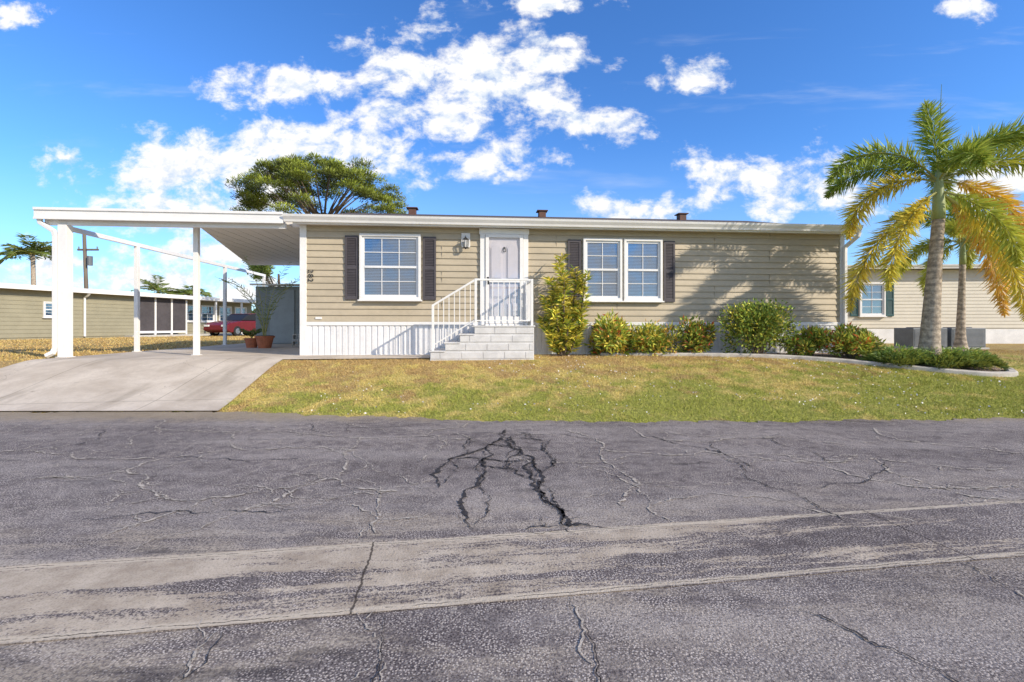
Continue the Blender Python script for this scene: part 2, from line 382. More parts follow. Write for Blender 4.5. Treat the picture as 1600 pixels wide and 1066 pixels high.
for i_,cpts in enumerate(light):
    nearc=i_<4
    P=ck.strip(cpts,.010 if nearc else .023,0)
    if nearc: ck.strip(cpts,.005,1)
    for q in range(3 if nearc else 7):
        a=Rr.choice(P); ang=Rr.uniform(0,6.28); l=Rr.uniform(.15,.6); ck.strip([(a.x,a.y),(a.x+l*.5*math.cos(ang),a.y+l*.5*math.sin(ang)),(a.x+l*math.cos(ang+.5),a.y+l*math.sin(ang+.5))],.005 if nearc else .011,0)
for q in range(44):
    x0=Rr.uniform(-6.5,6.5); y0=Rr.uniform(3.1,5.7); ang=Rr.choice([0,.2,1.4,1.7,2.9])+Rr.uniform(-.4,.4); pts=[(x0,y0)]
    for j in range(Rr.randint(2,5)):
        l=Rr.uniform(.2,.5); ang+=Rr.uniform(-.6,.6); pts.append((pts[-1][0]+l*math.cos(ang),min(5.85,max(2.85,pts[-1][1]+l*math.sin(ang)))))
    ck.strip(pts,Rr.uniform(.008,.016),0 if Rr.random()<.75 else 1)
for q in range(10):
    x0=Rr.uniform(-2.2,2.4); y0=Rr.uniform(1.3,1.8); ang=Rr.uniform(0,6.28); pts=[(x0,y0)]
    for j in range(2): ang+=Rr.uniform(-.6,.6); pts.append((pts[-1][0]+.2*math.cos(ang),pts[-1][1]+.14*math.sin(ang)))
    ck.strip(pts,.005,Rr.choice([0,1]))
cm_=bpy.data.meshes.new('c'); cm_.from_pydata(ck.v,[],ck.f); cm_.update()
for i,q in enumerate(ck.m): cm_.polygons[i].material_index=q+1
bm=bmesh.new(); bm.from_mesh(rd); bm.from_mesh(cm_); bm.to_mesh(rd); bm.free(); bpy.data.meshes.remove(cm_)
ro=structure('road',rd,ROAD); rd.materials.append(FILL); rd.materials.append(TAR)
al=np.linspace(-120,120,60)
gr=[]
for k,(nn,dz) in enumerate([(2.06,.010),(2.2,.0105),(2.4,.011),(2.6,.0105),(2.73,.010)]):
    gr.append(np.stack([al*.9896-nn*.1444,al*.1444+nn*.9896,np.full_like(al,dz)],-1))
GR=np.array(gr); keep=(GR[0,:,1]>-8.5)&(GR[-1,:,1]<5.5); GR=GR[:,keep]
structure('drainage_gutter',gridmesh('drainage_gutter',GR),GUT)
Lp=[(-11.9,6.60),(-10.3,7.4),(-9.35,8.25),(-9.42,9.9),(-9.85,14.6),(-10.28,19.35)]
Rp=[(-4.25,6.66),(-4.42,7.6),(-4.58,8.9),(-4.72,10.3),(-5.1,15),(-5.5,19.7)]
structure('driveway',gridmesh('driveway',sheet_between(Lp,Rp,70,40,.022)),CONC,True)
a0=L(-.02,-1.02);a1=L(2.9,-1.0);b0=L(-.02,-.0);b1=L(2.9,0)
structure('walkway',gridmesh('walkway',sheet_between([a0,a1],[b0,b1],20,8,.026)),CONC,True)
curb=[(2.0,10.42),(3.5,10.33),(5.1,10.18),(6.0,10.0),(6.8,9.68),(7.6,9.2),(8.3,8.8),(8.9,8.58),(9.4,8.62),(9.65,8.95)]
back=[L(5.2,-.03),L(7.6,-.03),L(9.4,-.03),L(10.6,-.03),L(11.6,-.03),L(12.4,-.03),L(12.9,-.03),(8.9,11.2),(9.6,10.4),(9.75,9.6)]
structure('planting_bed',gridmesh('planting_bed',sheet_between([(0.6,10.15)]+curb,[L(5.1,-.03)]+back,60,14,.016)),MULCH,True)
ct=thing('garden_curb','curved light concrete edging curb around planting bed','curb',(curb[0][0],curb[0][1],Gf(*curb[0])))
C=np.array(curb)
kk=np.linspace(0,len(C)-1,60); cx=np.interp(kk,range(len(C)),C[:,0]); cy=np.interp(kk,range(len(C)),C[:,1])
for _ in range(3):
    cx[1:-1]=(cx[:-2]+2*cx[1:-1]+cx[2:])/4; cy[1:-1]=(cy[:-2]+2*cy[1:-1]+cy[2:])/4
mb=MB(); prof=[(-.075,-.05),(-.07,.055),(-.045,.075),(.045,.08),(.07,.06),(.075,-.05)]
n=len(prof)
for k in range(60):
    k0,k1=max(k-1,0),min(k+1,59); d=Vector((cx[k1]-cx[k0],cy[k1]-cy[k0],0)).normalized(); nn=Vector((-d.y,d.x,0))
    z=Gf(cx[k],cy[k])
    for a,b in prof: mb.v.append((cx[k]+nn.x*a-curb[0][0],cy[k]+nn.y*a-curb[0][1],z+b-Gf(*curb[0])))
for k in range(59):
    for j in range(n-1): mb.f.append((k*n+j,(k+1)*n+j,(k+1)*n+j+1,k*n+j+1))
mb.f.append(tuple(range(n))); mb.f.append(tuple(59*n+j for j in range(n))[::-1])
mb.build('curb_edging',ct,CURB,0,False)
# grass blades
def inpoly(px,py,poly):
    c=np.zeros(len(px),bool); m=len(poly)
    for i in range(m):
        x1,y1=poly[i];x2,y2=poly[(i+1)%m]
        cond=((y1>py)!=(y2>py))&(px<(x2-x1)*(py-y1)/(y2-y1+1e-12)+x1); c^=cond
    return c
drive_poly=Lp+Rp[::-1]; bed_poly=curb+back[::-1]; walk_poly=[a0,a1,b1,b0]
step_poly=[L(2.9,-1.2),L(5.1,-1.2),L(5.1,0),L(2.9,0)]
def blades(n,x0,x1,y0,y1,h0,h1,w):
    x=rng.uniform(x0,x1,n); y=rng.uniform(y0,y1,n)
    k=(y>Ye(x)-.02+.07*rng.normal(size=n))&~inpoly(x,y,drive_poly)&~inpoly(x,y,bed_poly)&~inpoly(x,y,walk_poly)&~inpoly(x,y,step_poly)
    t=-(x-OX)*ST+(y-OY)*CT; s=(x-OX)*CT+(y-OY)*ST
    k&=~((t>-.03)&(s>-.1)&(s<13)); x=x[k];y=y[k]
    cl=(np.sin(x*5.3+1.7*np.sin(y*4.1))+np.sin(y*6.7+2*np.sin(x*3.3)))*.25+.5
    cl=.5*cl+.5*(np.sin(x*23+3*np.sin(y*17))*np.sin(y*29+2*np.sin(x*13))*.5+.5)
    h=rng.uniform(h0,h1,len(x))*(.35+1.1*cl)
    return x,y,h,np.full(len(x),w)
parts=[blades(170000,-5,9.5,5.9,10.6,.014,.055,.008),blades(22000,-12,-4,6.4,12,.02,.05,.009),
       blades(30000,6,14,6,13,.02,.05,.010),blades(26000,-26,-9,9,30,.03,.08,.03)]
x,y,h,w=[np.concatenate(a) for a in zip(*parts)]
n=len(x); z=G(x,y)-.004-.02*np.clip(1-(y-Ye(x))/.15,0,1); ang=rng.uniform(0,6.283,n)
lean=rng.normal(0,.8,(n,2))*h[:,None]
v=np.empty((n,3,3)); v[:,0]=np.stack([x-np.cos(ang)*w/2,y-np.sin(ang)*w/2,z],-1); v[:,1]=np.stack([x+np.cos(ang)*w/2,y+np.sin(ang)*w/2,z],-1)
v[:,2]=np.stack([x+lean[:,0],y+lean[:,1],z+h],-1)
me=bpy.data.meshes.new('lawn_grass'); me.vertices.add(3*n); me.vertices.foreach_set('co',v.ravel()); me.loops.add(3*n)
me.loops.foreach_set('vertex_index',np.arange(3*n)); me.polygons.add(n); me.polygons.foreach_set('loop_start',np.arange(0,3*n,3))
me.update(calc_edges=True); me.validate()
o=fin('lawn_grass',me,None,BLADE); o['kind']='stuff'; o['label']='dry yellow green lawn grass beside the road'; o['category']='grass'
n=1100; x=rng.uniform(-3,9,n); y=rng.uniform(6.2,10,n); k=~inpoly(x,y,bed_poly)&~inpoly(x,y,walk_poly)&~inpoly(x,y,step_poly)&(np.sin(x*1.3)+np.cos(y*2.1+x)>-.2); x=x[k];y=y[k]
pos=np.stack([x,y,G(x,y)+.035],-1)
d=rdir(len(x)); d[:,2]*=.3
o=leafmesh('fallen_petals',pos,d,rng.uniform(.015,.04,len(x)),.022,np.full((len(x),3),.7),None,PETAL); o['kind']='stuff'; o['label']='small white petals scattered on the lawn'; o['category']='petals'
# ---------------------------------------------------------------- main house
def siding(mb,x0,x1,y,z0,z1,c=.112,d=.016):
    z=z0
    while z<z1-1e-4:
        zt=min(z+c,z1)
        mb.q((x0,y,z),(x1,y,z),(x1,y-d,z),(x0,y-d,z))
        mb.q((x0,y-d,z),(x1,y-d,z),(x1,y-d*.85,z+(zt-z)*.25),(x0,y-d*.85,z+(zt-z)*.25))
        mb.q((x0,y-d*.85,z+(zt-z)*.25),(x1,y-d*.85,z+(zt-z)*.25),(x1,y-.001,zt),(x0,y-.001,zt))
        z=zt
HL=12.93; HW=8.4
home=thing('mobile_home','tan vinyl sided mobile home with white skirting and dark shutters','house',(OX,OY,PAD),TH)
mb=MB(); siding(mb,.1,HL-.1,0,.775,2.95,.145,.024)
for k in range(15):
    zz=.775+k*.145
    for sx in ([3.1,7.2,11.0] if (k//2)%2 else [2.9,5.75,9.6]):
        if k%2==0: mb.box(sx-.003,sx+.003,-.0255,-.004,zz+.004,zz+.28)
mb.box(.02,HL-.02,.012,HW,.72,2.95)
mb.q((.02,.0,2.95),(.02,HW,2.95),(.02,HW/2,4.1)); mb.q((HL-.02,.0,2.95),(HL-.02,HW,2.95),(HL-.02,HW/2,4.1))
mb.build('wall',home,SIDING)
mb=MB(); mb.box(-.04,.105,-.034,.1,0,2.93); mb.box(HL-.105,HL+.01,-.034,.1,.7,2.93)
mb.box(.105,HL-.105,-.032,.01,.69,.772); mb.build('corner_trim',home,WHITE,.006)
mb=MB(); x=.105
prof=[]
while x<HL-.02:
    prof+=[(x,-.012),(x+.085,-.012),(x+.095,.006),(x+.118,.006)]; x+=.13
for i in range(len(prof)-1):
    a,b=prof[i],prof[i+1]; mb.q((a[0],a[1],0),(b[0],b[1],0),(b[0],b[1],.69),(a[0],a[1],.69))
mb.box(.02,HL-.02,.012,HW,-.1,.72)
mb.box(.105,HL-.02,-.03,.008,-.03,.035)
mb.build('skirting',home,SKIRT)
roof=MB(); zr=4.23; ez=3.02
roof.prism([(-.30,ez),(HW/2,zr),(HW+.3,ez),(HW+.3,ez-.05),(HW/2,zr-.06),(-.30,ez-.05)],-.12,HL+.14,'x')
rf=roof.build('roof',home,SHING)
for sx in(1.95,5.98,10.55):
    v=MB(); v.box(sx-.11,sx+.11,HW/2-.55,HW/2-.3,zr-.2,zr+.05); v.box(sx-.17,sx+.17,HW/2-.59,HW/2-.26,zr+.05,zr+.08); v.build('roof_vent',rf,VENT,.008)
mb=MB(); mb.box(-.1,HL+.12,-.27,.0,2.935,2.965); mb.box(-.1,HL+.12,-.285,-.255,2.90,3.04)
mb.prism([(-.30,2.94),(0,3.03),(0,2.94)],-.12,-.10,'x')
mb.build('soffit',home,WHITE,.003)
def gutter(name,par,s0,s1,y,z0,z1):
    mb=MB(); h=z1-z0
    pr=[(y,z0),(y-.06,z0),(y-.075,z0+h*.3),(y-.12,z0+h*.7),(y-.13,z1-.012),(y-.135,z1),(y-.115,z1),(y-.11,z1-.02),(y-.065,z0+h*.35),(y-.05,z0+.012),(y-.01,z0+.012),(y-.01,z1),(y,z1)]
    mb.prism(pr,s0,s1,'x'); return mb.build(name,par,WHITE,.003)
gutter('gutter',home,-.26,HL+.16,-.288,2.93,3.085)
def downspout(par,pts,w=.085):
    mb=MB(); mb.tube(pts,w*.62,4); return mb.build('downspout',par,WHITE,.008)
downspout(home,[(HL+.10,-.36,2.95),(HL+.09,-.34,2.84),(HL-.02,-.09,2.62),(HL-.03,-.085,2.5),(HL-.03,-.085,.25),(HL-.03,-.2,.12)])
def window(par,x0,x1,z0,z1,cols,rows=4):
    w=bpy.data.objects.new('window',None); COL.objects.link(w); w.parent=par; w.location=(x0,0,z0)
    W,H=x1-x0,z1-z0; f=.055; fy=-.10
    mb=MB()
    mb.box(0,W,fy,-.018,0,f*1.1); mb.box(0,W,fy,-.018,H-f,H); mb.box(0,f,fy,-.018,f*1.1,H-f); mb.box(W-f,W,fy,-.018,f*1.1,H-f)
    mb.box(-.03,W+.03,fy-.03,-.018,-.035,-.001)
    mb.build('frame',w,WHITE,.005)
    g=f+.028; mb=MB(); sy=-.062
    mb.box(f+.001,g+.02,sy,-.02,f*1.1,H-f-.001); mb.box(W-g-.02,W-f-.001,sy,-.02,f*1.1,H-f-.001)
    mb.box(g+.02,W-g-.02,sy,-.02,f*1.1,g+.03); mb.box(g+.02,W-g-.02,sy,-.02,H-g-.02,H-f-.001); mb.box(g+.02,W-g-.02,sy-.008,-.02,H/2-.025,H/2+.025)
    a,b=g+.02,W-g-.02
    for k in range(1,cols): xx=a+(b-a)*k/cols; mb.box(xx-.008,xx+.008,-.05,-.036,g+.03,H-g-.02)
    for base,top in((g+.03,H/2-.025),(H/2+.025,H-g-.02)):
        zz=(base+top)/2; mb.box(a,b,-.0495,-.0365,zz-.008,zz+.008)
    mb.build('sash',w,WHITEV,.002)
    mb=MB(); mb.q((a,-.034,g),(b,-.034,g),(b,-.034,H-g),(a,-.034,H-g)); mb.build('glass',w,GLASS)
    mb=MB(); zz=g+.01
    while zz<H-g:
        mb.q((a,-.0315,zz),(b,-.0315,zz),(b,-.0275,zz+.019),(a,-.0275,zz+.019)); zz+=.034
    mb.build('blind',w,BLIND)
    mb=MB(); mb.box(f,W-f,-.0265,-.0255,f,H-f); mb.build('window_backing',w,DARK)
    return w
window(home,1.27,2.626,1.27,2.75,3)
window(home,6.37,7.30,1.27,2.73,2); window(home,7.345,8.278,1.27,2.73,2)
def shutter(par,x0,x1,z0,z1,mat=SHUT,y=-.026):
    mb=MB(); e=.045; yy=y-.03
    mb.box(x0,x0+e,yy,y,z0,z1); mb.box(x1-e,x1,yy,y,z0,z1)
    zm=(z0+z1)/2
    for a,b in((z0,z0+.07),(zm-.035,zm+.035),(z1-.07,z1)): mb.box(x0+e,x1-e,yy,y,a,b)
    for a,b in((z0+.07,zm-.035),(zm+.035,z1-.07)):
        k=int((b-a)/.036)
        for i in range(k):
            zz=a+(b-a)*i/k; h=(b-a)/k
            mb.q((x0+e,y-.026,zz+.002),(x1-e,y-.026,zz+.002),(x1-e,y-.006,zz+h),(x0+e,y-.006,zz+h)); 
    mb.box(x0+e,x1-e,y-.004,y,z0+.07,z1-.07)
    return mb.build('shutter',par,mat,.002)
shutter(home,.945,1.235,1.27,2.71); shutter(home,2.67,2.965,1.27,2.71); shutter(home,6.01,6.325,1.27,2.70); shutter(home,8.325,8.60,1.25,2.70)
# door
dr=bpy.data.objects.new('door',None); COL.objects.link(dr); dr.parent=home; dr.location=(3.967,-.012,.70)
W=1.113; H=2.19
mb=MB(); mb.box(0,.12,-.06,-.012,0,H-.1); mb.box(W-.12,W,-.06,-.012,0,H-.1); mb.box(-.02,W+.02,-.07,-.012,H-.1,H+.03); mb.box(.12,W-.12,-.10,-.012,-.03,.03)
mb.build('frame',dr,WHITE,.006)
a,b=.155,W-.155; mb=MB(); mb.box(a,b,-.030,-.016,.03,H-.1)
pw=(b-a)/2
def arch(x0,x1,z0,z1,y):
    pr=[(x0,z0),(x1,z0),(x1,z1-.09)]+[(x1-(x1-x0)*k/6,z1-.09+.09*math.sin(math.pi*k/6)) for k in range(1,6)]+[(x0,z1-.09)]
    mb.prism(pr,y,-.029)
for i in(0,1):
    x0=a+.07+i*(pw-.02); x1=x0+pw-.11
    arch(x0,x1,1.05,1.90,-.040); mb.box(x0,x1,-.040,-.029,.62,.95); mb.box(x0,x1,-.040,-.029,.14,.52)
    arch(x0+.03,x1-.03,1.08,1.86,-.056); mb.box(x0+.03,x1-.03,-.056,-.039,.65,.92); mb.box(x0+.03,x1-.03,-.056,-.039,.17,.49)
mb.build('door_panel',dr,DOORM,.005)
mb=MB(); y0,y1=-.085,-.062
mb.box(.125,.20,y0,y1,.035,H-.105); mb.box(W-.20,W-.125,y0,y1,.035,H-.105); mb.box(.20,W-.20,y0,y1,H-.18,H-.105); mb.box(.20,W-.20,y0,y1,.035,.20); mb.box(.20,W-.20,y0,y1,.98,1.03)
mb.build('storm_door_frame',dr,WHITE,.004)
mb=MB(); mb.q((.2,-.072,.2),(W-.2,-.072,.2),(W-.2,-.072,H-.18),(.2,-.072,H-.18)); mb.build('storm_door_glass',dr,GLASSC)
mb=MB(); mb.tube([(.18,-.085,1.0),(.18,-.13,1.0)],.012); mb.tube([(.18,-.13,.95),(.18,-.13,1.08)],.012); mb.box(.155,.205,-.09,-.085,.93,1.1); mb.build('handle',dr,BLACK)
mb=MB(); cx=W/2
mb.tube([(cx,-.056,1.77),(cx,-.061,1.77)],.03,10); mb.tube([(cx+.035*math.sin(t),-.061,1.72-.035*math.cos(t)) for t in np.linspace(-2.4,2.4,12)],.009,6); mb.build('door_knocker',dr,BLACK)
# wall lamp
lm=bpy.data.objects.new('wall_lamp',None); COL.objects.link(lm); lm.parent=home; lm.location=(3.64,-.024,2.52)
mb=MB(); mb.box(-.10,.10,-.02,0,-.04,.29); mb.build('mounting_plate',lm,WHITE,.005)
mb=MB(); mb.tube([(0,-.02,.17),(0,-.08,.21),(0,-.13,.20),(0,-.13,.16)],.01,6)
mb.tube([(0,-.13,.17),(0,-.13,.145),(0,-.13,.12)],[.01,.045,.075],8)
for k in range(6):
    g=k*math.pi/3; mb.tube([(.07*math.cos(g),-.13+.07*math.sin(g),.12),(.05*math.cos(g),-.13+.05*math.sin(g),-.06)],.009,4)
mb.tube([(0,-.13,-.06),(0,-.13,-.075),(0,-.13,-.10)],[.055,.03,.008],8); mb.build('lantern_cage',lm,BLACK)
mb=MB(); mb.tube([(0,-.13,-.055),(0,-.13,.115)],[.044,.062],12); mb.build('lamp_glass',lm,GLASSC,0,True)
# house number
cu=bpy.data.curves.new('num','FONT'); cu.body='282'; cu.size=.17; cu.extrude=.003; cu.align_x='CENTER'; cu.align_y='CENTER'; cu.space_character=1.15
tmp=bpy.data.objects.new('tmpnum',cu); COL.objects.link(tmp); bpy.context.view_layer.update()
me=bpy.data.meshes.new_from_object(tmp.evaluated_get(bpy.context.evaluated_depsgraph_get())); bpy.data.objects.remove(tmp)
o=fin('house_number',me,home,BLACK)
o.matrix_local=Matrix.Translation((.19,-.034,1.80))@Matrix.Rotation(math.pi/2,4,'X')@Matrix.Rotation(-math.pi/2,4,'Z')
mb=MB(); mb.box(.30,.44,-.038,-.02,.83,.88); mb.build('wall_vent',home,WHITE,.004)
# ---------------------------------------------------------------- steps
st=thing('entry_steps','light grey painted block steps with white railing at door','steps',(*L(2.93,-1.15),PAD),TH)
hz=.69; rs=hz/4; mb=MB()
for i in range(4):
    x0=i*.30; x1=(i+1)*.30 if i<3 else 2.14
    mb.box(x0,x1,.012,1.10,-.15,(i+1)*rs-.03) 
    mb.box(x0-.02,x1+(.0 if i<3 else .02),-.015,1.105,(i+1)*rs-.03,(i+1)*rs)
mb.build('stair',st,STEPM,.006)
mb=MB()
for i in range(4):
    x0=i*.30; z0=i*rs+.006; z1=(i+1)*rs-.034
    edges=[x0+.004]; off=.0 if i%2 else .22; xx=x0+.42-off+.0
    while xx<2.1: edges.append(xx); xx+=.44
    edges.append(2.136)
    for a_,b_ in zip(edges[:-1],edges[1:]):
        if b_-a_>.05: mb.box(a_+.005,b_-.005,0,.0125,z0,z1)
mb.build('block_facing',st,STEPM,.004)
rl=bpy.data.objects.new('railing',None); COL.objects.link(rl); rl.parent=st
def bar(mb,p,q,r=.014): mb.tube([p,q],r*1.25,4)
lx0,lx1=.93,2.10; yf=.05; tz=hz+.95
for x_,y_,z0,z1 in((lx0,yf,hz,tz+.02),(lx1,yf,hz,tz+.02),(lx1,1.05,hz,tz+.02),(.055,yf,rs,rs+.93)):
    mb=MB(); mb.box(x_-.025,x_+.025,y_-.025,y_+.025,z0,z1); mb.build('railing_post',rl,WHITE,.004)
mb=MB(); bar(mb,(lx0,yf,tz),(lx1,yf,tz),.022); bar(mb,(lx0,yf,hz+.1),(lx1,yf,hz+.1)); bar(mb,(lx1,yf,tz),(lx1,1.05,tz),.022); bar(mb,(lx1,yf,hz+.1),(lx1,1.05,hz+.1))
bar(mb,(.04,yf,rs+.92),(lx0,yf,tz),.022); bar(mb,(.04,yf,rs+.10),(lx0,yf,hz+.12))
mb.build('handrail',rl,WHITE,.003)
mb=MB()
for k in range(1,10): xx=lx0+(lx1-lx0)*k/10; bar(mb,(xx,yf,hz+.1),(xx,yf,tz),.009)
for k in range(1,9): yy=yf+(1.0)*k/9; bar(mb,(lx1,yy,hz+.1),(lx1,yy,tz),.009)
for k in range(1,8):
    f=k/8; xx=.055+(lx0-.055)*f; bar(mb,(xx,yf,rs+.10+(hz+.02-rs)*f),(xx,yf,rs+.92+(tz-rs-.92)*f),.009)
mb.build('baluster',rl,WHITE)
# ---------------------------------------------------------------- carport
cp=thing('carport','white aluminium flat roof carport on slim posts over driveway','carport',(*L(-4.75,-.2),PAD),TH)
def c(s,t): return (s+4.75,t+.2)
rz0,rz1=2.93,3.07
mb=MB()
def slab(pts,z0,z1):
    n=len(pts); i=len(mb.v); mb.v+=[(*c(*p),z0) for p in pts]+[(*c(*p),z1) for p in pts]
    mb.f.append(tuple(range(i,i+n))[::-1]); mb.f.append(tuple(range(i+n,i+2*n)))
    for k in range(n): k2=(k+1)%n; mb.f.append((i+k,i+k2,i+n+k2,i+n+k))
slab([(-5.1,-.28),(-.3,-.28),(-.3,.25),(-5.1,.25)],rz0,rz1)
slab([(-2.35,.252),(-.02,.252),(-.02,7.2),(-4.45,7.2)],rz0,rz1)
cr_=mb.build('roof',cp,PAN,.004)
mb=MB()
for k in range(16):
    s=-4.4+k*.3
    t0=.26 if s>-2.35 else .26+(-2.35-s)/2.1*6.94
    if s<-.1: mb.box(s+4.75-.006,s+4.75+.006,t0+.2,7.35,rz0-.006,rz0-.001)
mb.build('roof_rib',cr_,PAN)
mb=MB(); x0=c(-5.22,0)[0]; x1=c(-.275,0)[0]
mb.box(x0,x1,-.15,-.09,2.90,3.11); mb.box(x0,x1,-.175,-.15,3.075,3.13); mb.box(x0,x1,-.165,-.151,2.885,2.93); mb.box(x0,x0+.03,-.089,.45,2.93,3.11)
mb.box(x0+.1,x1,-.02,.06,2.80,2.925)
mb.build('fascia',cp,WHITE,.004)
def post(s,t,h,w): 
    mb=MB(); x_,y_=c(s,t); mb.box(x_-w/2,x_+w/2,y_-w/2,y_+w/2,.0,h); mb.box(x_-w/2-.03,x_+w/2+.03,y_-w/2-.03,y_+w/2+.03,.022,.035); mb.build('post',cp,WHITE,.004)
post(-4.75,-.18,2.80,.17); post(-2.40,.30,2.925,.10)
for t in(1.9,6.1,9.1): post(-4.75,t,2.70,.09)
mb=MB(); mb.box(-.03,.03,.1,9.4,2.70,2.80); mb.build('side_beam',cp,WHITE,.003)
downspout(cp,[(-.40,-.1,2.92),(-.40,-.08,2.83),(-.16,-.06,2.66),(-.135,-.05,2.55),(-.135,-.05,.22),(-.16,-.08,.12),(-.26,-.12,.05)],.09)
mb=MB(); mb.box(2.3,4.72,7.0,9.2,2.40,2.46); mb.build('rear_roof',cp,PAN,.004)
sh=thing('storage_shed','grey green sided storage shed under the carport','shed',(*L(-3.95,6.6),PAD),TH)
mb=MB(); siding(mb,0,3.9,0,.02,2.1,.12); mb.box(0,3.9,.012,2.4,0,2.1)
mb.build('wall',sh,SHEDM)
mb=MB(); mb.prism([(-.2,2.12),(-.2,2.18),(2.6,2.4),(2.6,2.32)],-.12,3.92,'x'); mb.build('roof',sh,PAN,.004)
mb=MB(); mb.box(.5,1.35,-.045,-.014,.06,1.98); mb.build('door',sh,M('shed_door',(.33,.36,.36),.6,.1,3),.004)
def frond_data(az,el,Ln,droop,n_st,per,ll,lw,col,col2,plume=True,tipcol=None):
    az=math.radians(az); el=math.radians(el); dr_=math.radians(droop)
    p=Vector((0,0,0)); pts=[p.copy()]; seg=24; tang=[]
    for k in range(seg):
        f=k/seg; pit=max(el-dr_*f**1.15,math.radians(-84))
        d=Vector((math.cos(az)*math.cos(pit),math.sin(az)*math.cos(pit),math.sin(pit))); tang.append(d); p=p+d*Ln/seg; pts.append(p.copy())
    tang.append(tang[-1])
    P=[];D=[];LL=[];C=[]
    for i in range(n_st):
        f=.14+.86*i/(n_st-1); kf=f*seg; k=min(int(kf),seg-1); w=kf-k
        base=pts[k].lerp(pts[k+1],w); d=tang[k]
        side=d.cross(Vector((0,0,1))); side=side.normalized() if side.length>.05 else Vector((1,0,0)); up=side.cross(d)
        tap=min(1,(f-.08)*5)*min(1,(1.08-f)*3.2)
        for j in range(per):
            if plume: a=2*math.pi*(j+random.random())/per
            else: a=(0 if j%2 else math.pi)+random.uniform(-.25,.25)+(.25 if j%2 else -.25)
            rad=side*math.cos(a)+up*math.sin(a)
            dd=(rad+d*random.uniform(.35,1.1)+Vector((0,0,-.25))).normalized()
            P.append(base); D.append(dd); LL.append(ll*tap*random.uniform(.6,1.2))
            m=min(1,max(0,random.gauss(.35+.4*f,.3))); br=random.uniform(.7,1.25)
            cc=[(col[q]*(1-m)+col2[q]*m)*br for q in range(3)]; C.append(cc)
    return pts,np.array([list(p) for p in P]),np.array([list(q) for q in D]),np.array(LL),lw,np.array(C)
def add_frond(par,origin,data,rr=.02,stemcol=STEM,name='frond'):
    pts,P,D,LL,lw,C=data
    P=P+np.array(origin); 
    o=leafmesh(name,P,D,LL,lw,C,par)
    mb=MB(); mb.tube([Vector(origin)+q for q in pts[::3]],[rr*(1-.8*k/8) for k in range(len(pts[::3]))],5)
    m2=bpy.data.meshes.new('rachis'); m2.from_pydata(mb.v,[],mb.f); m2.update()
    ca=m2.color_attributes.new('Col','FLOAT_COLOR','POINT'); ca.data.foreach_set('color',[.42,.40,.14,1]*len(mb.v))
    bm=bmesh.new(); bm.from_mesh(o.data); bm.from_mesh(m2); bm.to_mesh(o.data); bm.free(); bpy.data.meshes.remove(m2)
    return o
pp=thing('potted_palm','areca palm in round terracotta pot under carport','potted plant',(-7.35,13.7,PAD+.022))
mb=MB(); mb.tube([(0,0,0),(0,0,.30),(0,0,.301),(0,0,.36)],[.17,.24,.265,.275],20); mb.build('pot',pp,TERRA,0,False)
mb=MB(); mb.tube([(0,0,.355),(0,0,.37)],[.24,.235],16); mb.build('potting_soil',pp,SOIL)
for k in range(9):
    add_frond(pp,(random.uniform(-.06,.06),random.uniform(-.06,.06),.36),frond_data(k*40+random.uniform(-10,10),random.uniform(78,89),random.uniform(1.9,2.7),random.uniform(50,85),18,2,.28,.022,(.09,.16,.04),(.2,.28,.06),False),.012)
pp=thing('potted_palm','small plant in low terracotta pot beside carport post','potted plant',(-7.85,13.9,PAD+.022))
mb=MB(); mb.tube([(0,0,0),(0,0,.24),(0,0,.241),(0,0,.29)],[.14,.19,.21,.22],18); mb.build('pot',pp,TERRA)
for k in range(8):
    add_frond(pp,(0,0,.27),frond_data(k*45,random.uniform(55,80),random.uniform(.4,.6),80,16,2,.2,.03,(.05,.10,.03),(.10,.16,.04),False),.008)
for i in range(2):
    o=thing('concrete_block','hollow pale concrete block stacked beside the shed','block',(-6.98+i*.02,14.6,PAD+.024+i*.2),TH,'stacked concrete blocks')
    mb=MB(); W_=.39
    mb.box(0,W_,0,.19,0,.03); mb.box(0,W_,0,.19,.16,.19)
    for a_ in(0,.18,.36): mb.box(a_,a_+.03,.002,.188,.03,.16)
    mb.build('block_body',o,BLOCK,.004)
